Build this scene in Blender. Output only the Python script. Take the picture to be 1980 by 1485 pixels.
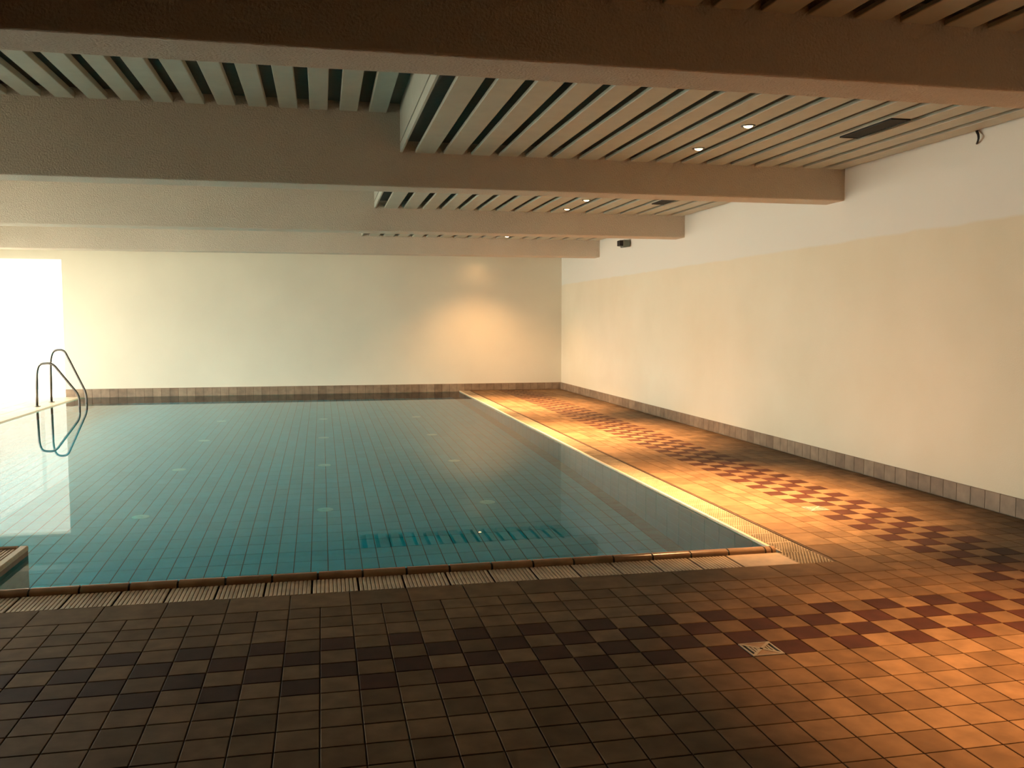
import bpy, math, random
from mathutils import Vector
random.seed(7)
for o in list(bpy.data.objects): bpy.data.objects.remove(o)
SC = bpy.context.scene
COL = SC.collection

# ------------------------------------------------------------------ camera, sky, exposure
FPX, YAW, PITCH = 1724.94, 0.2098, 0.0701
CAM = Vector((0.028, -4.136, 1.467))
cd = bpy.data.cameras.new('camera'); cam = bpy.data.objects.new('camera', cd); COL.objects.link(cam)
cam.location = CAM; cam.rotation_euler = (math.pi/2 - PITCH, 0, -YAW)
cd.sensor_width = 36; cd.lens = FPX/1980*36; cd.clip_start = .05
SC.camera = cam
SC.view_settings.view_transform = 'Standard'; SC.view_settings.look = 'None'
SC.view_settings.gamma = 1; SC.view_settings.use_curve_mapping = False
SC.view_settings.exposure = 0.0
SC.cycles.sample_clamp_indirect = 0; SC.cycles.blur_glossy = 0
SKY_COL, SKY_STR = (1.0, .965, .87), 10.8
LAMP_COL, LAMP_W = (1.0, .53, .22), 760.0
w = bpy.data.worlds.new('overcast_sky'); SC.world = w; w.use_nodes = True
bg = w.node_tree.nodes['Background']
bg.inputs[0].default_value = (*SKY_COL, 1); bg.inputs[1].default_value = SKY_STR

# ------------------------------------------------------------------ key dimensions (metres)
XL, XW, YB, YF = -6.40, 5.112, -7.6, 14.595        # room
XC = -4.86                                          # outer corner of the plaster end wall, glazing beyond it
ZB, ZLOW, ZHI, ZSLAB = 2.659, 2.962, 3.30, 3.44    # beam underside, lowered ceiling, upper ceiling, slab
BY, BS, BW = 3.928, 3.984, .33                      # beams
XS = .732                                           # edge of the lowered ceiling
PX0, PX1, PY0, PY1 = -4.62, 2.867, 1.06, 14.585     # pool basin
ZWAT, ZPF = -.018, -1.345
T, TR = .155, .1592
WIN0, WIN1 = 2.1, 14.62                             # glazed part of the left wall

# light portals in the window openings (only guide the sampling of the sky)
def portal(loc, rot, w_, h_):
    ld = bpy.data.lights.new('window_portal', 'AREA'); ld.shape = 'RECTANGLE'
    ld.size = w_; ld.size_y = h_; ld.cycles.is_portal = True
    o = bpy.data.objects.new('window_portal', ld); COL.objects.link(o); o.location = loc; o.rotation_euler = rot
portal((XL-.10, (WIN0+WIN1)/2, 1.35), (0, -math.pi/2, 0), 2.6, WIN1-WIN0)
portal(((XL+XC)/2, YF+.11, 1.35), (-math.pi/2, 0, 0), XC-XL, 2.6)

# ------------------------------------------------------------------ materials
def mat(name):
    m = bpy.data.materials.new(name); m.use_nodes = True
    nt = m.node_tree; b = nt.nodes['Principled BSDF']
    return m, nt, b
def N(nt, t, **k):
    n = nt.nodes.new(t)
    for a, v in k.items(): setattr(n, a, v)
    return n
def noise(nt, scale, detail=4, coord='Object'):
    tc = N(nt, 'ShaderNodeTexCoord'); n = N(nt, 'ShaderNodeTexNoise')
    n.inputs['Scale'].default_value = scale; n.inputs['Detail'].default_value = detail
    if coord == 'World':
        g = N(nt, 'ShaderNodeNewGeometry'); nt.links.new(g.outputs['Position'], n.inputs['Vector'])
    else: nt.links.new(tc.outputs[coord], n.inputs['Vector'])
    return n
def ramp(nt, src, c0, c1, p0=.3, p1=.7):
    r = N(nt, 'ShaderNodeValToRGB')
    r.color_ramp.elements[0].position = p0; r.color_ramp.elements[0].color = (*c0, 1)
    r.color_ramp.elements[1].position = p1; r.color_ramp.elements[1].color = (*c1, 1)
    nt.links.new(src, r.inputs[0]); return r
def bump(nt, b, src, strength, dist):
    bp = N(nt, 'ShaderNodeBump'); bp.inputs['Strength'].default_value = strength; bp.inputs['Distance'].default_value = dist
    nt.links.new(src, bp.inputs['Height']); nt.links.new(bp.outputs[0], b.inputs['Normal'])
def plain(name, col, rough=.5, metal=0, var=.08, scale=30, bmp=0, bd=.002, coord='World'):
    m, nt, b = mat(name)
    n = noise(nt, scale, 4, coord)
    r = ramp(nt, n.outputs['Fac'], tuple(c*(1-var) for c in col), tuple(min(1, c*(1+var)) for c in col))
    nt.links.new(r.outputs[0], b.inputs['Base Color'])
    b.inputs['Roughness'].default_value = rough; b.inputs['Metallic'].default_value = metal
    if bmp: bump(nt, b, n.outputs['Fac'], bmp, bd)
    return m
def tile_mat(name, ca, cb, rough, spec=.5, bmp=.15, mottle=.30):
    """fired clay: every tile its own shade, cloudy mottling and a slightly uneven face"""
    m, nt, b = mat(name)
    oi = N(nt, 'ShaderNodeObjectInfo'); at = N(nt, 'ShaderNodeAttribute', attribute_name='shade')
    add = N(nt, 'ShaderNodeMath', operation='ADD'); nt.links.new(oi.outputs['Random'], add.inputs[0]); nt.links.new(at.outputs['Fac'], add.inputs[1])
    fr = N(nt, 'ShaderNodeMath', operation='FRACT'); nt.links.new(add.outputs[0], fr.inputs[0])
    r = ramp(nt, fr.outputs[0], ca, cb, 0, 1)
    n = noise(nt, 9, 6, 'World'); r2 = ramp(nt, n.outputs['Fac'], (1-mottle,)*3, (1+mottle*.5,)*3, .3, .75)
    mx = N(nt, 'ShaderNodeMix', data_type='RGBA', blend_type='MULTIPLY'); mx.inputs[0].default_value = 1
    nt.links.new(r.outputs[0], mx.inputs[6]); nt.links.new(r2.outputs[0], mx.inputs[7])
    nt.links.new(mx.outputs[2], b.inputs['Base Color'])
    b.inputs['Roughness'].default_value = rough; b.inputs['Specular IOR Level'].default_value = spec
    n2 = noise(nt, 55, 3, 'World'); bump(nt, b, n2.outputs['Fac'], bmp, .002)
    return m
M = {}
M['tile'] = tile_mat('beige_clay_tile', (.135, .080, .040), (.225, .140, .073), .6, .15)
M['dark'] = tile_mat('oxblood_clay_tile', (.045, .0155, .0095), (.066, .022, .0135), .6, .15)
M['basetile'] = tile_mat('skirting_clay_tile', (.25, .165, .10), (.35, .245, .155), .5)
M['grout'] = plain('brown_grout', (.085, .055, .038), .9)
M['coping'] = tile_mat('glazed_coping', (.42, .25, .14), (.52, .33, .19), .22)
M['rib'] = tile_mat('ribbed_gutter_tile', (.52, .38, .25), (.66, .50, .34), .4)
M['knob'] = tile_mat('knobbed_gutter_tile', (.27, .21, .13), (.33, .26, .165), .5)
M['edge'] = plain('pale_edge', (.62, .52, .36), .4)
M['pooltile'] = tile_mat('teal_pool_tile', (.02, .44, .55), (.03, .50, .62), .3, bmp=.05, mottle=.1)
M['poolborder'] = tile_mat('dark_teal_pool_tile', (.012, .22, .27), (.018, .25, .30), .3, bmp=.05)
M['poolgrout'] = plain('dark_pool_grout', (.004, .035, .034), .8)
M['inlet'] = plain('pale_inlet_plastic', (.35, .75, .72), .4)
M['board'] = plain('ceiling_board', (.50, .49, .39), .55, var=.05, scale=8)
M['slab'] = plain('ceiling_backing', (.16, .15, .115), .9)
M['steel'] = plain('polished_steel', (.16, .155, .14), .3, metal=1, var=.02)
M['drain'] = plain('drain_metal', (.33, .30, .24), .5, metal=.2, var=.1)
M['black'] = plain('black_plastic', (.012, .012, .012), .5)
M['vent'] = plain('dark_vent', (.012, .015, .012), .6)
M['greyplastic'] = plain('grey_green_plastic', (.14, .15, .12), .5)
M['whiteframe'] = plain('white_window_frame', (.85, .84, .80), .4, var=.02)
M['paving'] = plain('pale_paving', (.62, .60, .55), .8)
def plaster(name, col, bd=.004, sc=120, bs=.35):
    m, nt, b = mat(name)
    n = noise(nt, .9, 4, 'World'); r = ramp(nt, n.outputs['Fac'], tuple(c*.95 for c in col), tuple(min(1, c*1.03) for c in col))
    nt.links.new(r.outputs[0], b.inputs['Base Color']); b.inputs['Roughness'].default_value = .85
    b.inputs['Specular IOR Level'].default_value = .2
    n2 = noise(nt, sc, 5, 'World'); bump(nt, b, n2.outputs['Fac'], bs, bd)
    return m
M['beam'] = plaster('rough_beam_plaster', (.66, .57, .45), .012, 70, .9)
M['dimmingwall'] = plaster('dimming_garden_wall', (.42, .40, .35))  # tone kept low so the added outside wall reflects less in the water
M['wall'] = plaster('cream_plaster', (.79, .725, .57))
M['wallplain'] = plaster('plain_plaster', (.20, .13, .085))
def two_tone():
    m, nt, b = mat('two_tone_plaster')
    g = N(nt, 'ShaderNodeNewGeometry'); s = N(nt, 'ShaderNodeSeparateXYZ'); nt.links.new(g.outputs['Position'], s.inputs[0])
    nz = noise(nt, 3, 5, 'World'); mm = N(nt, 'ShaderNodeMath', operation='MULTIPLY_ADD'); mm.inputs[1].default_value = .05
    nt.links.new(nz.outputs['Fac'], mm.inputs[0]); nt.links.new(s.outputs['Z'], mm.inputs[2])
    mr = N(nt, 'ShaderNodeMapRange'); mr.inputs[1].default_value = 2.265; mr.inputs[2].default_value = 2.29
    nt.links.new(mm.outputs[0], mr.inputs[0])
    n = noise(nt, .9, 4, 'World'); r = ramp(nt, n.outputs['Fac'], (.76, .665, .48), (.82, .73, .55))
    mx = N(nt, 'ShaderNodeMix', data_type='RGBA'); mx.inputs[7].default_value = (.80, .76, .66, 1)
    nt.links.new(mr.outputs[0], mx.inputs[0]); nt.links.new(r.outputs[0], mx.inputs[6]); nt.links.new(mx.outputs[2], b.inputs['Base Color'])
    b.inputs['Roughness'].default_value = .85; b.inputs['Specular IOR Level'].default_value = .2
    n2 = noise(nt, 120, 5, 'World'); bump(nt, b, n2.outputs['Fac'], .35, .004)
    return m
M['twotone'] = two_tone()
def water_mat():
    m, nt, b = mat('still_pool_water'); nt.nodes.remove(b); out = nt.nodes['Material Output']
    fr = N(nt, 'ShaderNodeFresnel'); fr.inputs['IOR'].default_value = 1.333
    pw = N(nt, 'ShaderNodeMath', operation='POWER'); pw.inputs[1].default_value = 1.18; nt.links.new(fr.outputs[0], pw.inputs[0])
    rf = N(nt, 'ShaderNodeBsdfRefraction'); rf.inputs['IOR'].default_value = 1.333; rf.inputs['Roughness'].default_value = 0
    rf.inputs['Color'].default_value = (.20, .97, 1.0, 1)
    gl = N(nt, 'ShaderNodeBsdfGlossy'); gl.inputs['Roughness'].default_value = 0
    mx = N(nt, 'ShaderNodeMixShader'); nt.links.new(pw.outputs[0], mx.inputs[0]); nt.links.new(rf.outputs[0], mx.inputs[1]); nt.links.new(gl.outputs[0], mx.inputs[2])
    nt.links.new(mx.outputs[0], out.inputs['Surface']); return m
M['water'] = water_mat()
def pane_mat():
    m, nt, b = mat('window_glass'); nt.nodes.remove(b); out = nt.nodes['Material Output']
    g = N(nt, 'ShaderNodeNewGeometry'); dp = N(nt, 'ShaderNodeVectorMath', operation='DOT_PRODUCT')
    nt.links.new(g.outputs['Normal'], dp.inputs[0]); nt.links.new(g.outputs['Incoming'], dp.inputs[1])
    ab = N(nt, 'ShaderNodeMath', operation='ABSOLUTE'); nt.links.new(dp.outputs['Value'], ab.inputs[0])
    om = N(nt, 'ShaderNodeMath', operation='SUBTRACT'); om.inputs[0].default_value = 1; nt.links.new(ab.outputs[0], om.inputs[1])
    pw = N(nt, 'ShaderNodeMath', operation='POWER'); pw.inputs[1].default_value = 5; nt.links.new(om.outputs[0], pw.inputs[0])
    ma = N(nt, 'ShaderNodeMath', operation='MULTIPLY_ADD'); ma.inputs[1].default_value = .96; ma.inputs[2].default_value = .04; nt.links.new(pw.outputs[0], ma.inputs[0])
    tr = N(nt, 'ShaderNodeBsdfTransparent'); tr.inputs['Color'].default_value = (.97, .98, .97, 1)
    gl = N(nt, 'ShaderNodeBsdfGlossy'); gl.inputs['Roughness'].default_value = 0
    mx = N(nt, 'ShaderNodeMixShader'); nt.links.new(ma.outputs[0], mx.inputs[0]); nt.links.new(tr.outputs[0], mx.inputs[1]); nt.links.new(gl.outputs[0], mx.inputs[2])
    nt.links.new(mx.outputs[0], out.inputs['Surface']); return m
M['glass'] = pane_mat()
def emit_mat():
    m, nt, b = mat('lit_lamp'); b.inputs['Emission Color'].default_value = (1, .70, .34, 1); b.inputs['Emission Strength'].default_value = 14
    return m
M['bulb'] = emit_mat()

# ------------------------------------------------------------------ mesh helpers
class MB:
    def __init__(s): s.v = []; s.f = []; s.shade = []
    def add(s, vs, fs, shade=0.):
        k = len(s.v); s.v += [tuple(v) for v in vs]; s.f += [tuple(i+k for i in f) for f in fs]; s.shade += [shade]*len(fs); return s
    def box(s, x0, x1, y0, y1, z0, z1, shade=0.):
        return s.add([(x0,y0,z0),(x1,y0,z0),(x1,y1,z0),(x0,y1,z0),(x0,y0,z1),(x1,y0,z1),(x1,y1,z1),(x0,y1,z1)],
              [(0,3,2,1),(4,5,6,7),(0,1,5,4),(1,2,6,5),(2,3,7,6),(3,0,4,7)], shade)
    def tile(s, x0, x1, y0, y1, z1, h=.012, b=.0022, shade=0.):
        z0, zm = z1-h, z1-b*.7
        return s.add([(x0,y0,z0),(x1,y0,z0),(x1,y1,z0),(x0,y1,z0),(x0,y0,zm),(x1,y0,zm),(x1,y1,zm),(x0,y1,zm),
               (x0+b,y0+b,z1),(x1-b,y0+b,z1),(x1-b,y1-b,z1),(x0+b,y1-b,z1)],
              [(8,9,10,11)]+[(i,(i+1)%4,4+(i+1)%4,4+i) for i in range(4)]+[(4+i,4+(i+1)%4,8+(i+1)%4,8+i) for i in range(4)], shade)
    def lathe(s, prof, c=(0,0,0), n=24, cap=True):
        vs = []; fs = []
        for r, z in prof:
            for k in range(n):
                a = 2*math.pi*k/n; vs.append((c[0]+r*math.cos(a), c[1]+r*math.sin(a), c[2]+z))
        for j in range(len(prof)-1):
            for k in range(n): fs.append((j*n+k, j*n+(k+1)%n, (j+1)*n+(k+1)%n, (j+1)*n+k))
        if cap: fs += [tuple(range(n-1, -1, -1)), tuple((len(prof)-1)*n+k for k in range(n))]
        return s.add(vs, fs)
    def tube(s, pts, rad, n=12):
        pts = [Vector(p) for p in pts]; rad = rad if isinstance(rad, (list, tuple)) else [rad]*len(pts)
        t0 = (pts[1]-pts[0]).normalized(); u = t0.orthogonal().normalized(); vs = []; fs = []
        for i, p in enumerate(pts):
            t = ((pts[min(i+1, len(pts)-1)]-p).normalized()+(p-pts[max(i-1, 0)]).normalized()).normalized()
            u = (u-t*u.dot(t)).normalized(); v = t.cross(u)
            for k in range(n):
                a = 2*math.pi*k/n; vs.append(p+(u*math.cos(a)+v*math.sin(a))*rad[i])
        for j in range(len(pts)-1):
            for k in range(n): fs.append((j*n+k, j*n+(k+1)%n, (j+1)*n+(k+1)%n, (j+1)*n+k))
        fs += [tuple(range(n-1, -1, -1)), tuple((len(pts)-1)*n+k for k in range(n))]
        return s.add(vs, fs)
    def prism(s, prof, axis, a0, a1):
        """closed 2-D profile extruded along axis ('x': profile is (y,z); 'y': profile is (x,z))"""
        n = len(prof)
        P = (lambda q, a: (a, q[0], q[1])) if axis == 'x' else (lambda q, a: (q[0], a, q[1]))
        return s.add([P(q, a0) for q in prof]+[P(q, a1) for q in prof],
                     [tuple(range(n-1, -1, -1)), tuple(range(n, 2*n))]+[(i, (i+1)%n, n+(i+1)%n, n+i) for i in range(n)])
    def mesh(s, name, m, smooth=False):
        me = bpy.data.meshes.new(name); me.from_pydata(s.v, [], s.f)
        if any(s.shade):
            a = me.attributes.new('shade', 'FLOAT', 'FACE'); a.data.foreach_set('value', s.shade)
        me.materials.append(M[m])
        if smooth: me.polygons.foreach_set('use_smooth', [True]*len(me.polygons))
        import bmesh
        bm = bmesh.new(); bm.from_mesh(me); bmesh.ops.recalc_face_normals(bm, faces=bm.faces); bm.to_mesh(me); bm.free()
        me.update(); return me
    def build(s, name, m, parent=None, smooth=False):
        return link(name, s.mesh(name, m, smooth), parent)
def link(name, me, parent=None, loc=None, rz=0):
    o = bpy.data.objects.new(name, me); COL.objects.link(o)
    if parent: o.parent = parent
    if loc is not None: o.location = loc
    if rz: o.rotation_euler.z = rz
    return o
def tag(o, label, cat=None, group=None, kind=None):
    o['label'] = label
    if cat: o['category'] = cat
    if group: o['group'] = group
    if kind: o['kind'] = kind
    return o
def empty(name, loc=(0,0,0)):
    o = bpy.data.objects.new(name, None); COL.objects.link(o); o.location = loc; o.empty_display_size = .1; return o
def struct(o, label): return tag(o, label, kind='structure')
def smooth_by_angle(o, deg=40):
    me = o.data; me.polygons.foreach_set('use_smooth', [True]*len(me.polygons))
    try: me.set_sharp_from_angle(angle=math.radians(deg))
    except Exception: pass
# camera projection, to rank repeated pieces by how large they show
_f = Vector((math.sin(YAW)*math.cos(PITCH), math.cos(YAW)*math.cos(PITCH), -math.sin(PITCH)))
_r = Vector((math.cos(YAW), -math.sin(YAW), 0)); _u = _r.cross(_f)
def px(x, y, z):
    d = Vector((x, y, z))-CAM; t = d.dot(_f)
    if t < .1: return None
    return 990+FPX*d.dot(_r)/t, 742.5-FPX*d.dot(_u)/t, t
def size_in_view(x, y, z, nz=True):
    p = px(x, y, z)
    if p is None or not (-20 < p[0] < 2000 and -20 < p[1] < 1505): return 0
    return 1/p[2]**2
_cache = {}
def tile_mesh(wx, wy, m, h=.012, j=.0028):
    k = (round(wx, 4), round(wy, 4), m, h, j)
    if k not in _cache: _cache[k] = MB().tile(-wx/2+j, wx/2-j, -wy/2+j, wy/2-j, 0, h).mesh('tile', m)
    return _cache[k]
def lay(rects, parent, name, m, z, limit=300, h=.012, j=.0028, rank=None, minpx=0):
    """rects: (x0,x1,y0,y1). The ones that show largest become parts, the rest one stuff part."""
    rk = sorted(rects, key=rank or (lambda r: -size_in_view((r[0]+r[1])/2, (r[2]+r[3])/2, z)))
    top = [r for r in rk[:limit] if size_in_view((r[0]+r[1])/2, (r[2]+r[3])/2, z) > 0]
    for x0, x1, y0, y1 in top:
        link(name, tile_mesh(x1-x0, y1-y0, m, h, j), parent, ((x0+x1)/2, (y0+y1)/2, z))
    s = set(top); mb = MB()
    for r in rk:
        if r in s: continue
        mb.tile(r[0]+j, r[1]-j, r[2]+j, r[3]-j, z, h, shade=random.random()*.98+.01)
    if mb.v:
        o = mb.build('distant_'+name+'_field', m, parent); o['kind'] = 'stuff'

# ------------------------------------------------------------------ floor with its tiles
fl = MB()
fl.box(XL, XW, YB, .99, -.30, -.006)               # front deck
fl.box(3.100, XW, .99, YF, -.30, -.006)            # right deck
fl.box(XL, PX0, .99, YF, -.30, -.006)              # narrow deck under the windows
floor = struct(fl.build('floor', 'grout'), 'beige and oxblood tiled pool deck with checkered border')
DRAINS = [(12*T, 13*T, -4*T, -3*T), (3.72, 3.88, .465+10*TR, .465+11*TR)]
is_drain = lambda r: any(abs(r[0]-d[0]) < .02 and abs(r[2]-d[2]) < .02 for d in DRAINS)
xcols = []
i = -42
while True:
    x0 = i*T if i <= 24 else 3.72+(i-24)*.16
    x1 = (i+1)*T if i < 24 else 3.72+(i-23)*.16
    if x0 >= XW-.02: break
    xcols.append((i, max(x0, XL+.002), min(x1, XW-.014))); i += 1
light, dark, longt = [], [], []
def put(i, r, rect):
    if is_drain(rect): return
    chk = (-7 <= r <= -4 and i <= 27) or (24 <= i <= 27 and r >= -7)
    (dark if chk and (i+r) % 2 == 0 else light).append(rect)
r = -1
while True:                                         # front deck, row by row towards the camera
    y1 = .465+(r+1)*T if r < 0 else 0
    y0 = y1-T
    if y0 < YB: break
    for i, a, b in xcols: put(i, r, (a, b, y0, y1))
    r -= 1
for i in range(-41, 19, 2): longt.append((i*T, (i+2)*T, .465, .712))
longt.append((19*T, 3.100, .465, .712))
r = 0
while True:                                         # right deck
    y0 = .465+r*TR; y1 = min(y0+TR, YF-.014)
    if y1-y0 < .03: break
    for k in range(3): light.append((3.335+k*.1283, 3.335+(k+1)*.1283, y0, y1))
    for i in range(24, 33):
        a = 3.72+(i-24)*.16; b = min(a+.16, XW-.014)
        if b-a > .03: put(i, r, (a, b, y0, y1))
    if r % 2 == 0: longt.append((3.108 if y0 > .71 else 3.100, 3.335, y0, min(y0+2*TR, YF-.014)))
    r += 1
y = 1.0
left = []
while y < YF-.2:
    for k in range(6): left.append((max(PX0-.005-(k+1)*.31, XL+.01), PX0-.005-k*.31, y, min(y+.31, YF-.014)))
    y += .31
lay(light, floor, 'tile', 'tile', 0)
lay(dark, floor, 'dark_tile', 'dark', 0)
lay(longt, floor, 'long_tile', 'tile', 0)
lay(left, floor, 'pale_glare_tile', 'rib', 0)  # paler than the other deck tiles, window glare put into the colour
# dark slot between the overflow grating and the deck
MB().box(3.084, 3.106, .73, YF-.01, -.30, -.03).build('drain_slot', 'black', floor)

# ------------------------------------------------------------------ walls
wr = MB().box(XW, XW+.25, YB-.25, YF+.25, -.3, ZSLAB).build('wall_right', 'twotone'); struct(wr, 'cream plaster wall with whiter band under the ceiling beside the deck')
wf = MB().box(XC, XW, YF, YF+.25, -1.6, ZSLAB).box(XL-.25, XC, YF, YF+.25, 2.66, ZSLAB).box(XL-.25, XC, YF, YF+.25, -.3, -.012).build('wall_far', 'wall'); struct(wf, 'cream plaster end wall rising from the pool')
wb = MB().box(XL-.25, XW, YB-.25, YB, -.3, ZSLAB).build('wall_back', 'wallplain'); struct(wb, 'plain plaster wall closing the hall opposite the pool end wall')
ws_ = MB().box(-2.50, -2.25, YB, -.30, -.006, ZSLAB).build('wall_added_shade', 'wallplain'); struct(ws_, 'added dark wall shading the front deck before the ledge')  # unseen wall, added to keep window light off the front deck
ml = MB().box(XL-.25, XL, YB, WIN0, -.3, ZSLAB)
ml.box(XL-.25, XL, WIN0, YF, 2.66, ZSLAB).box(XL-.25, XL, WIN0, YF, -.3, -.012)
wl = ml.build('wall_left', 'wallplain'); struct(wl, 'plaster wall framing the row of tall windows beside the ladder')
nwin = 3; step = (WIN1+.045-WIN0)/nwin
for k in range(nwin):
    y0 = WIN0+k*step; y1 = y0+step; fw = .045
    z0, z1 = -.05, 2.70
    m_ = MB().box(XL-.16, XL-.10, y0, y0+fw, z0, z1).box(XL-.16, XL-.10, y1-fw, y1, z0, z1).box(XL-.16, XL-.10, y0+fw, y1-fw, z0, z0+fw).box(XL-.16, XL-.10, y0+fw, y1-fw, z1-fw, z1)
    wo = m_.build('window_%d' % (k+1), 'whiteframe')
    struct(wo, ['tall bright window by the pool ledge', 'tall bright window second from the plain plaster wall', 'tall bright window beside the pool ladder'][k])
    MB().box(XL-.135, XL-.129, y0+fw-.005, y1-fw+.005, z0+fw-.005, z1-fw+.005).build('pane', 'glass', wo)
fw = .045; z0, z1 = -.05, 2.70; ya, yb = YF+.10, YF+.16
wo = MB().box(XL, XL+fw, ya, yb, z0, z1).box(XC-.01, XC+.035, ya, yb, z0, z1).box(XL+fw, XC-.01, ya, yb, z0, z0+fw).box(XL+fw, XC-.01, ya, yb, z1-fw, z1).build('window_4', 'whiteframe')
struct(wo, 'tall bright glazing between the pool ladder and the end wall')
MB().box(XL+fw-.005, XC-.005, YF+.127, YF+.133, z0+fw-.005, z1-fw+.005).build('pane', 'glass', wo)
tr = MB().box(XL-14, XL-.25, -12, 26, -.5, -.1).box(XL-.25, XW+8, YF+.25, 26, -.5, -.1).build('terrace', 'paving'); struct(tr, 'pale paving outside the windows')
yw = MB().box(-16, -4.0, 18.2, 18.5, -.1, 4.6).build('wall_added_outside', 'dimmingwall'); struct(yw, 'added garden wall dimming the brightness beyond the glazing')  # added outside to dim the glazing's reflection in the water

# skirting tiles
def skirting(name, label, axis, a0, a1, pos, pitch, start):
    if axis == 'y': base = MB().box(pos-.008, pos, a0, a1, 0, .146)
    else: base = MB().box(a0, a1, pos-.008, pos, -.15, .146)
    b = struct(base.build(name, 'grout'), label)
    me = {}
    t = start
    while t < a1-.02:
        e = min(t+pitch, a1); wd = round(e-t, 4); zb = .004 if axis == 'y' or t > PX1 else -.14
        k = (wd, zb)
        if k not in me:
            g = .0025; mb = MB()
            prof = [(0, zb), (-.016, zb), (-.016, .1435), (-.013, .147), (0, .147)]
            if axis == 'y': mb.prism(prof, 'y', g, wd-g)
            else: mb.prism(prof, 'x', g, wd-g)
            me[k] = mb.mesh('skirting_tile', 'basetile')
        link('tile', me[k], b, (pos, t, 0) if axis == 'y' else (t, pos, 0)); t += pitch
skirting('baseboard_right', 'row of upright brown skirting tiles along the wall beside the deck', 'y', -3.0, YF-.017, XW, .160, -3.0+.058)
skirting('baseboard_far', 'row of upright brown skirting tiles along the pool end wall', 'x', XC, XW-.017, YF, .160, XC)

# ------------------------------------------------------------------ ceiling: slab, beams, boards
ceil = MB().box(XL-.25, XW+.25, YB-.25, YF+.25, ZSLAB, ZSLAB+.2)
ceil.box(XL, XS+.06, YB, YF, ZHI+.085, ZSLAB)                     # backing of the upper boards
ceil.box(XS+.06, XW, YB, YF, ZLOW+.10, ZLOW+.13)                  # backing of the lowered boards
ceiling = struct(ceil.build('ceiling', 'slab'), 'slatted board ceiling dropping lower beside the deck')
beams = [BY+k*BS for k in (-3, -2, -1, 0, 1, 2)]
blab = {-3: 'rough plaster ceiling beam by the back wall', -2: 'rough plaster ceiling beam over the near tiled deck', -1: 'rough plaster ceiling beam over the pool coping',
        0: 'rough plaster ceiling beam, second from the end of the pool after the coping beam', 1: 'rough plaster ceiling beam, second from the end wall', 2: 'rough plaster ceiling beam closest to the end wall'}
blab[0] = 'rough plaster ceiling beam, third from the end wall'
def rbeam(y0, y1):
    b = .012
    return MB().prism([(y0, ZSLAB), (y0, ZB+b), (y0+b*.3, ZB+b*.3), (y0+b, ZB), (y1-b, ZB), (y1-b*.3, ZB+b*.3), (y1, ZB+b), (y1, ZSLAB)], 'x', XL, XW)
for k, y0 in zip((-3, -2, -1, 0, 1, 2), beams):
    o = rbeam(y0, y0+BW).build('ceiling_beam', 'beam'); struct(o, blab[k])
bays = [(YB, beams[0])]+[(beams[k]+BW, beams[k+1]) for k in range(5)]+[(beams[5]+BW, YF)]
bays = [b for b in bays if b[1]-b[0] > .1]
def board_profile(x0, x1, z, th=.045, b=.004):
    return [(x0, z+th), (x0, z+b), (x0+b, z), (x1-b, z), (x1, z+b), (x1, z+th)]
bmesh_cache = {}
def board(x0, x1, z, y0, y1, th):
    k = (round(x1-x0, 4), round(y1-y0, 4), th)
    if k not in bmesh_cache: bmesh_cache[k] = MB().prism(board_profile(0, x1-x0, 0, th), 'y', 0, y1-y0).mesh('board', 'board')
    link('board', bmesh_cache[k], ceiling, (x0, y0, z))
for y0, y1 in bays:
    for k in range(17):
        a = .865+.2525*k; board(a, min(a+.174, XW-.005), ZLOW, y0, y1, .024)
    e = .615
    while e > XL+.05:
        board(max(e-.152, XL+.002), e, ZHI, y0, y1, .05); e -= .2545
    MB().prism([(XS, ZLOW+.092), (XS+.02, ZLOW+.092), (XS+.02, ZSLAB-.01), (XS, ZSLAB-.01)], 'y', y0, y1).build('side_panel', 'board', ceiling)
    MB().prism([(XS, ZLOW+.004), (XS+.004, ZLOW), (XS+.02, ZLOW), (XS+.02, ZLOW+.075), (XS, ZLOW+.075)], 'y', y0, y1).build('edge_board', 'board', ceiling)

# ------------------------------------------------------------------ swimming pool basin
pool = empty('swimming_pool', (0, 0, ZPF)); tag(pool, 'rectangular indoor swimming pool lined with teal tiles', 'pool')
def under(o): o.parent = pool; o.location = Vector(o.location)-Vector((0, 0, ZPF)); return o
sh = MB(); th = .12
sh.box(PX0-th, PX1+th, PY0-.065, PY1+.008, ZPF-.2, ZPF-.006)                # bottom
sh.box(PX1+.008, PX1+.21, PY0-.065, PY1+.008, ZPF-.006, -.02)               # right side
sh.box(PX0-th, PX0, PY0-.065, PY1+.008, ZPF-.006, -.02)                     # left side
sh.box(PX0, PX1+.008, PY0-.065, PY0-.008, ZPF-.006, -.02)                   # near side
sh.box(PX0, PX1+.008, PY1, PY1+.008, ZPF-.006, -.02)                        # far side
under(sh.build('basin', 'poolgrout'))
grid = empty('pool_bottom'); under(grid); grid.location = (0, 0, 0)
fx = .1275; rects, border = [], []
nX = int((PX1-.14-PX0)/fx)
for a in range(nX+1):
    x1 = PX1-.14-a*fx; x0 = max(x1-fx, PX0)
    if x1-x0 < .02: continue
    y = PY0+.02
    while y < PY1-.02:
        rects.append((x0, x1, y, min(y+.253, PY1))); y += .253
y = PY0+.02
while y < PY1-.02: border.append((PX1-.14, PX1, y, min(y+.253, PY1))); y += .253
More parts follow.
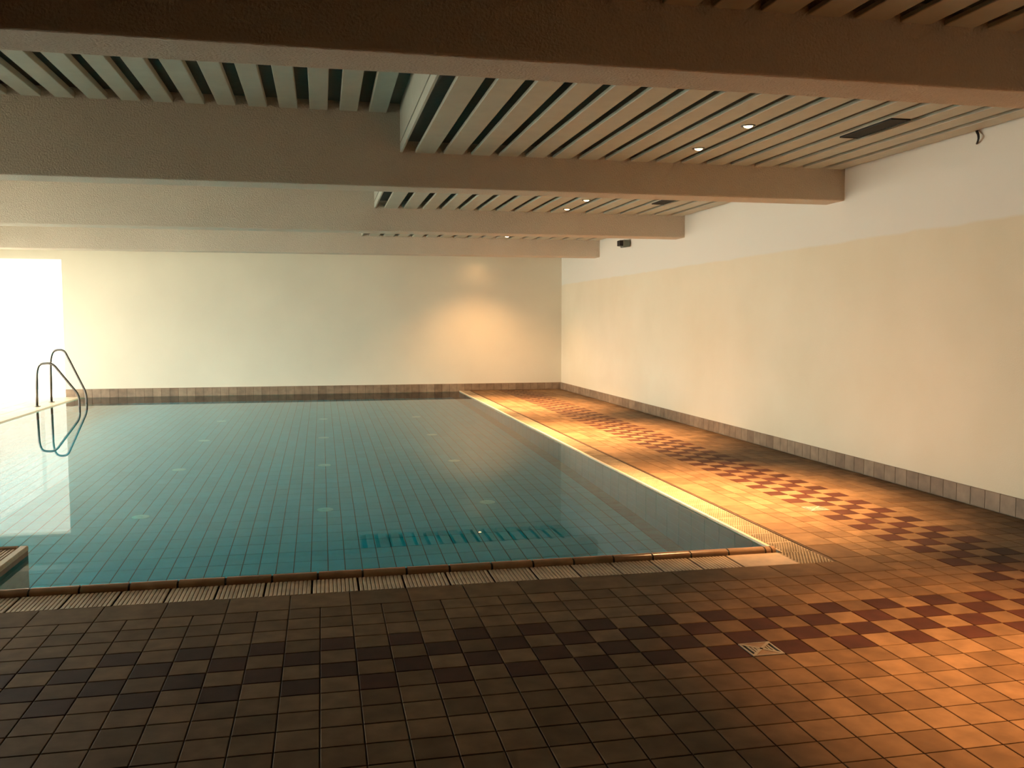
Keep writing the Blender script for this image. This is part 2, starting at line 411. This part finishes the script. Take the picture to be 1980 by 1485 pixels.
def lay_pool(rects, name, m):
    def vis(rc):                                     # seen through the water, past the coping
        x, y = (rc[0]+rc[1])/2, (rc[2]+rc[3])/2
        return -size_in_view(x, y, -.75) if y > 2.35 else 0
    rk = sorted(rects, key=vis); top = rk[:300]; s = set(top); mb = MB()
    for x0, x1, y0, y1 in top:
        link(name, tile_mesh(x1-x0, y1-y0, m, .008, .0035), grid, ((x0+x1)/2, (y0+y1)/2, 0))
    for rc in rk:
        if rc not in s: mb.tile(rc[0]+.0035, rc[1]-.0035, rc[2]+.003, rc[3]-.003, 0, .008, shade=random.random()*.98+.01)
    if mb.v: o = mb.build('distant_'+name+'_field', m, grid); o['kind'] = 'stuff'
lay_pool(rects, 'tile', 'pooltile')
lay_pool(border, 'border_tile', 'poolborder')
# tiled side wall on the deck side
side = empty('pool_side'); under(side); side.location = (0, 0, 0)
wt = MB()
wm = MB(); j = .003
def wtile(mb, y0, y1, z0, z1, x=0., sh_=0.):
    b = .002
    mb.add([(x+.008, y0+j, z0+j*.3), (x+.008, y1-j, z0+j*.3), (x+.008, y1-j, z1-j*.3), (x+.008, y0+j, z1-j*.3),
            (x, y0+j+b, z0+j*.3+b*.3), (x, y1-j-b, z0+j*.3+b*.3), (x, y1-j-b, z1-j*.3-b*.3), (x, y0+j+b, z1-j*.3-b*.3)],
           [(4, 5, 6, 7)]+[(q, (q+1) % 4, 4+(q+1) % 4, 4+q) for q in range(4)], sh_)
hw = (-ZPF-.03)/5
ws = []
y = PY0+.06
while y < PY1-.02:
    for k in range(5): ws.append((y, min(y+.253, PY1), k*hw, (k+1)*hw))
    y += .253
ws.sort(key=lambda r: r[0]); wcache = {}
for y0, y1, z0, z1 in ws[:300]:
    k = round(y1-y0, 4)
    if k not in wcache: t_ = MB(); wtile(t_, 0, y1-y0, 0, hw); wcache[k] = t_.mesh('wall_tile', 'pooltile')
    link('wall_tile', wcache[k], side, (PX1, y0, z0))
if ws[300:]:
    for r_ in ws[300:]: wtile(wm, *r_, x=PX1, sh_=random.random()*.98+.01)
    o = wm.build('distant_wall_tile_field', 'pooltile', side); o['kind'] = 'stuff'
# water
LX, LY0, LY1 = -1.822, 1.075, 1.985                  # ledge standing in the near corner
wv = [(LX+.001, PY0-.03, ZWAT), (PX1+.004, PY0-.03, ZWAT), (PX1+.004, PY1+.004, ZWAT), (PX0, PY1+.004, ZWAT), (PX0, LY1+.001, ZWAT), (LX+.001, LY1+.001, ZWAT)]
wo = MB().add(wv, [(0, 1, 2, 3, 4, 5)]).build('pool_water', 'water')
if wo.data.polygons[0].normal.z < 0: wo.data.flip_normals()
tag(wo, 'still clear water filling the teal tiled pool', 'water')

# rounded coping pieces along the near edge
cy, cr = 1.027, .043
prof = [(cy-cr, -.02), (cy-cr, -.004), (cy-cr*.92, .012), (cy-cr*.7, .022), (cy-cr*.3, .0285), (cy, .030), (cy+cr*.45, .026), (cy+cr*.8, .012), (cy+cr, -.01), (cy+cr+.004, -.06), (cy+cr-.03, -.06), (cy+cr-.035, -.02)]
cm = MB().prism(prof, 'x', .006, .253-.006).mesh('coping_tile', 'coping')
bed = [(cy+(a_-cy)*.9, z_-.006 if z_ > -.05 else z_) for a_, z_ in prof]
cm.polygons.foreach_set('use_smooth', [True]*len(cm.polygons)); cm.set_sharp_from_angle(angle=math.radians(50))
def child(name, me, loc): return under(link(name, me, None, loc))
x = -.014-.253*18
xs = []
while x+.253 < 2.80: xs.append(x); x += .253
for x in xs: child('coping_tile', cm, (x, 0, 0))
xe = xs[-1]+.253
under(MB().prism(bed, 'x', xs[0], 2.83).build('coping_bed', 'black'))
under(MB().prism(prof, 'x', xe+.004, 2.806).build('coping_end_tile', 'coping')); under(MB().prism(prof, 'x', 2.816, 2.840).build('coping_end_cap', 'coping'))
# ribbed tiles of the gutter strip in front of the coping
rm = MB(); rm.box(.0005, .2525, .715, .978, -.03, -.006)
for k in range(11):
    a = .005+k*.0222; rm.prism([(a, -.011), (a+.001, -.003), (a+.004, -.001), (a+.0165, -.001), (a+.0195, -.003), (a+.0205, -.011)], 'y', .718, .975)
rme = rm.mesh('gutter_tile', 'rib')
x = -.045-.253*18
while x+.253 < 2.52: child('gutter_tile', rme, (x, 0, 0)); x += .253
under(MB().tile(2.492, 2.845, .715, .980, -.001, .03).build('smooth_gutter_tile', 'rib'))
# knobbed overflow grating along the deck side
def knob_tile(y0, y1, x0, x1, px_=.0175):
    mb = MB().box(x0, x1, y0+.0015, y1-.0015, -.03, -.0045)
    ny = int((y1-y0-.008)/px_); nx = int((x1-x0-.008)/px_)
    for a in range(nx):
        for b in range(ny):
            cx = x0+.006+px_*(a+.5)+(px_*.5 if b % 2 else 0); cy_ = y0+.005+px_*(b+.5); q = .0058
            if cx+q > x1: continue
            mb.add([(cx-q, cy_-q, -.0055), (cx+q, cy_-q, -.0055), (cx+q, cy_+q, -.0055), (cx-q, cy_+q, -.0055), (cx-q*.5, cy_-q*.5, 0), (cx+q*.5, cy_-q*.5, 0), (cx+q*.5, cy_+q*.5, 0), (cx-q*.5, cy_+q*.5, 0)],
                   [(4, 5, 6, 7)]+[(i_, (i_+1) % 4, 4+(i_+1) % 4, 4+i_) for i_ in range(4)])
    return mb
kme = knob_tile(0, .253, PX1+.016, 3.084).mesh('overflow_tile', 'knob')
y = .985
while y+.253 < YF: child('overflow_tile', kme, (0, y, 0)); y += .253
if YF-y > .03: under(MB().box(PX1+.016, 3.084, y+.002, YF-.02, -.03, -.001).build('overflow_end_tile', 'knob'))
under(knob_tile(.715, .983, 2.848, 3.084, .020).build('overflow_corner_tile', 'knob'))
y = 1.075; em = MB().prism([(PX1-.001, -.06), (PX1-.001, -.004), (PX1+.003, .000), (PX1+.014, .000), (PX1+.014, -.06)], 'y', .002, .504).mesh('edge_strip', 'edge')
while y+.506 < YF: child('edge_strip', em, (0, y, 0)); y += .506
under(MB().prism([(PX1-.001, -.06), (PX1-.001, -.004), (PX1+.003, .000), (PX1+.014, .000), (PX1+.014, -.06)], 'y', y+.002, YF-.02).build('edge_strip', 'edge'))
# pale kerb of the narrow side under the windows
y = 1.99
km = MB().prism([(PX0-.004, -.02), (PX0-.004, .001), (PX0+.02, -.001), (PX0+.10, -.046), (PX0+.10, -.07), (PX0, -.07)], 'y', .002, .502).mesh('kerb_tile', 'edge')
while y+.504 < YF: child('kerb_tile', km, (0, y, 0)); y += .504

# ledge standing in the water at the near corner
lg = empty('ledge', (0, 0, -ZPF)); lg.parent = pool; lg['label'] = 'raised ledge with grating top and pale edge'
def lch(o): o.parent = lg; return o
lch(MB().box(PX0+.04, LX-.002, LY0, LY1, ZPF, .012).build('body', 'basetile'))
lch(MB().prism([(LX-.05, .012), (LX-.05, .036), (LX-.044, .040), (LX-.006, .040), (LX, .034), (LX, .012)], 'y', LY0, LY1).build('edge_rail', 'edge'))
lp = [(LY1-.05, .012), (LY1-.05, .03), (LY1-.04, .042), (LY1-.02, .046), (LY1-.006, .04), (LY1, .026), (LY1, .012)]
x = LX-.052
cpm = MB().prism(lp, 'x', -.250, -.003).mesh('coping_tile', 'coping')
while x-.253 > PX0+.05: lch(link('coping_tile', cpm, None, (x, 0, 0))); x -= .253
gm = MB().box(-.250, -.003, LY0+.003, LY1-.053, .012, .022)
for k in range(11):
    a = -.249+k*.0225; gm.box(a, a+.012, LY0+.005, LY1-.055, .022, .034)
gme = gm.mesh('grating', 'rib'); x = LX-.052
while x-.253 > PX0+.05: lch(link('grating', gme, None, (x, 0, 0))); x -= .253

# floor inlets
im = MB().lathe([(.078, 0), (.078, .006), (.070, .011), (.045, .013), (.012, .014)], n=28).mesh('plate', 'inlet', True)
cm2 = MB().lathe([(.022, .012), (.022, .018), (.016, .021), (.004, .021)], n=16).mesh('cap', 'inlet', True)
for y, rw in ((4.42, 'first'), (6.68, 'second'), (8.94, 'third'), (11.18, 'fourth')):
    for x, cl in ((-1.61, 'window side'), (.033, 'middle'), (1.60, 'deck side')):
        e = empty('floor_inlet', (x, y, ZPF)); tag(e, 'round pale inlet on the pool bottom, %s row from the coping, %s column' % (rw, cl), 'inlet', 'inlets on the pool bottom')
        link('plate', im, e); link('cap', cm2, e)

# ------------------------------------------------------------------ pool ladder
def round_path(pts, rad=.08, n=6):
    pts = [Vector(p) for p in pts]; out = [pts[0]]
    for a, b, c in zip(pts, pts[1:], pts[2:]):
        d0, d1 = (a-b), (c-b); r0 = min(rad, d0.length*.45, d1.length*.45)
        p0, p1 = b+d0.normalized()*r0, b+d1.normalized()*r0
        for k in range(n+1):
            t = k/n; out.append(p0*(1-t)**2+b*2*t*(1-t)+p1*t*t)
    out.append(pts[-1]); return out
lad = empty('pool_ladder', (-4.79, 12.98, 0)); tag(lad, 'steel pool ladder with two unequal handrails under the windows', 'ladder')
RN, RF = 12.55, 13.417
for y, pts in ((RN, [(-4.790, RN, .0), (-4.775, RN, .60), (-4.735, RN, .735), (-4.53, RN, .755), (-4.14, RN, .22), (-4.112, RN, .13), (-4.112, RN, -1.0)]),
               (RF, [(-4.797, RF, .0), (-4.790, RF, .78), (-4.74, RF, .945), (-4.56, RF, .955), (-4.225, RF, .20), (-4.205, RF, .10), (-4.205, RF, -1.0)])):
    hr = MB().tube(round_path(pts, .11), .0195).build('handrail', 'steel', None, True); hr.parent = lad; hr.location = -lad.location
    fg = MB().lathe([(.055, 0), (.055, .006), (.048, .012), (.026, .014), (.026, .02)], (pts[0][0], y, 0), 20).build('flange', 'steel', hr)
for z in (-.30, -.56, -.82):
    st = MB().box(-4.24, -4.06, RN-.01, RF+.01, z-.012, z+.012).build('step', 'steel', None); st.parent = lad; st.location = -lad.location

# ------------------------------------------------------------------ deck drains
def drain(d, label):
    cx, cy_ = (d[0]+d[1])/2, (d[2]+d[3])/2; hx, hy = (d[1]-d[0])/2-.002, (d[3]-d[2])/2-.002
    e = empty('floor_drain', (cx, cy_, 0)); tag(e, label, 'drain')
    MB().box(-hx, hx, -hy, hy, -.010, -.004).build('sump', 'black', e)
    fr = MB(); w_ = .008
    fr.box(-hx, hx, -hy, -hy+w_, -.004, .002).box(-hx, hx, hy-w_, hy, -.004, .002).box(-hx, -hx+w_, -hy+w_, hy-w_, -.004, .002).box(hx-w_, hx, -hy+w_, hy-w_, -.004, .002)
    fr.build('frame', 'drain', e)
    a, b = hx-w_, hy-w_; g = .0006
    tri = MB()
    for s in (-1, 1): tri.add([(-a, s*b, g), (a, s*b, g), (0, 0, g), (-a, s*b, -.004), (a, s*b, -.004), (0, 0, -.004)], [(0, 1, 2), (3, 5, 4), (0, 3, 4, 1), (1, 4, 5, 2), (2, 5, 3, 0)])
    tri.build('solid_panel', 'basetile', e)
    dg = MB()
    for s in (-1, 1):
        L = math.hypot(a, b); ux, uy = a/L, s*b/L; nx, ny = -uy*.007, ux*.007
        dg.add([(-a-nx, -s*b-ny, .0025), (a-nx, s*b-ny, .0025), (a+nx, s*b+ny, .0025), (-a+nx, -s*b+ny, .0025), (-a-nx, -s*b-ny, -.002), (a-nx, s*b-ny, -.002), (a+nx, s*b+ny, -.002), (-a+nx, -s*b+ny, -.002)],
               [(0, 1, 2, 3), (7, 6, 5, 4), (0, 4, 5, 1), (1, 5, 6, 2), (2, 6, 7, 3), (3, 7, 4, 0)])
    dg.build('diagonal_bar', 'drain', e)
    for s in (-1, 1):
        for k in (.28, .5, .72):
            hh = b*k*.93; MB().box(s*a*k-.0045, s*a*k+.0045, -hh, hh, -.004, .0015).build('bar', 'drain', e)
drain(DRAINS[0], 'square metal floor drain at the rim of the checkered border before the coping')
drain(DRAINS[1], 'square metal floor drain in the checkered border beside the pool overflow grating')

# ------------------------------------------------------------------ recessed downlights
XLAMP = .865+.2525*9+.089+.02
def downlight(y, label, watt=LAMP_W, cone=74, col=LAMP_COL, x=XLAMP):
    e = empty('downlight', (x, y, ZLOW)); tag(e, label, 'light', 'recessed downlights in the lowered ceiling')
    MB().lathe([(.056, .0), (.056, -.005), (.048, -.009), (.038, -.004), (.038, .0)], n=24, cap=False).build('rim', 'steel', e, True)
    MB().lathe([(.036, -.0015), (.030, -.010), (.016, -.016), (.001, -.018)], n=20, cap=False).build('bulb', 'bulb', e, True)
    ld = bpy.data.lights.new('downlight_beam', 'SPOT'); ld.energy = watt; ld.color = col
    ld.spot_size = math.radians(cone); ld.spot_blend = 1.0; ld.shadow_soft_size = .03; ld.cycles.use_multiple_importance_sampling = False
    lo = bpy.data.objects.new('downlight_beam', ld); COL.objects.link(lo); lo.parent = e; lo.location = (0, 0, -.055); lo.rotation_euler = (0, math.radians(1), 0)
for y, wh in ((-1.7, 'second before the coping beam over the front deck'), (-.80, 'right before the coping beam over the front deck'),
              (2.29, 'level with the larger ceiling vent'), (3.21, 'beyond the larger ceiling vent, close to a beam'), (6.57, 'level with the smaller ceiling vent'),
              (7.46, 'beyond the smaller ceiling vent, close to a beam'), (10.5, 'opposite the wall speaker'), (11.4, 'before the beam closest to the end wall'), (13.3, 'between the last beam and the end wall'), (14.25, 'washing the end wall')):
    downlight(y, 'small warm recessed downlight '+wh, LAMP_W*(.01 if y > 14 else .45 if y > 13 else 1.0 if y < 0 else 2.9), 130 if y > 14 else 118 if y > 13 else 66 if y < 0 else 68 if y < 5 else 76, (1.0, .46, .165) if y < 0 else LAMP_COL)

# ------------------------------------------------------------------ ceiling vents
def vent(y0, y1, label):
    x0, x1 = .865+.2525*13+.008, .865+.2525*13+.170
    e = empty('ceiling_vent', ((x0+x1)/2, (y0+y1)/2, ZLOW)); tag(e, label, 'vent')
    hx, hy = (x1-x0)/2, (y1-y0)/2
    MB().box(-hx, hx, -hy, hy, -.004, 0).build('backing', 'black', e)
    MB().box(-hx, -hx+.008, -hy, hy, -.012, -.004).box(hx-.008, hx, -hy, hy, -.012, -.004).box(-hx+.008, hx-.008, -hy, -hy+.008, -.012, -.004).box(-hx+.008, hx-.008, hy-.008, hy, -.012, -.004).build('frame', 'vent', e)
    n = max(3, int((y1-y0)/.045))
    me = MB().add([(-hx+.008, -.012, -.004), (hx-.008, -.012, -.004), (hx-.008, .008, -.011), (-hx+.008, .008, -.011), (-hx+.008, -.010, -.003), (hx-.008, -.010, -.003), (hx-.008, .010, -.010), (-hx+.008, .010, -.010)],
                  [(0, 1, 2, 3), (7, 6, 5, 4), (0, 4, 5, 1), (1, 5, 6, 2), (2, 6, 7, 3), (3, 7, 4, 0)]).mesh('slat', 'vent')
    for k in range(n): link('slat', me, e, (0, -hy+.02+(2*hy-.04)*(k+.5)/n, 0))
vent(1.83, 2.50, 'dark slatted ceiling vent over the checkered deck beside two downlights')
vent(6.20, 6.72, 'small dark ceiling vent in the second bay over the pool deck')

# ------------------------------------------------------------------ loudspeaker and cable end on the right wall
sp = empty('wall_speaker', (XW, 10.25, 2.77)); tag(sp, 'small dark box speaker mounted high on the cream wall', 'speaker')
MB().prism([(-.135, -.060), (-.122, -.068), (-.03, -.056), (-.022, -.04), (-.022, .05), (-.03, .058), (-.128, .058), (-.135, .05)], 'y', -.08, .08).build('cabinet', 'greyplastic', sp)
MB().prism([(-.195, -.035), (-.188, -.042), (-.136, -.045), (-.136, .05), (-.188, .05), (-.195, .044)], 'y', -.07, .07).build('horn', 'black', sp)
MB().box(-.022, 0, -.03, .03, -.03, .03).build('bracket', 'black', sp)
pts = round_path([(XW-.004, 2.105, 2.968), (XW-.02, 2.085, 2.955), (XW-.035, 2.05, 2.925), (XW-.035, 2.045, 2.895), (XW-.02, 2.075, 2.872), (XW-.006, 2.10, 2.866)], .03)
cbo = MB().tube(pts, [.011-.004*k/(len(pts)-1) for k in range(len(pts))], 10).build('cable_end', 'black', None, True)
tag(cbo, 'short curved dark cable hanging from the ceiling edge on the cream wall', 'cable')
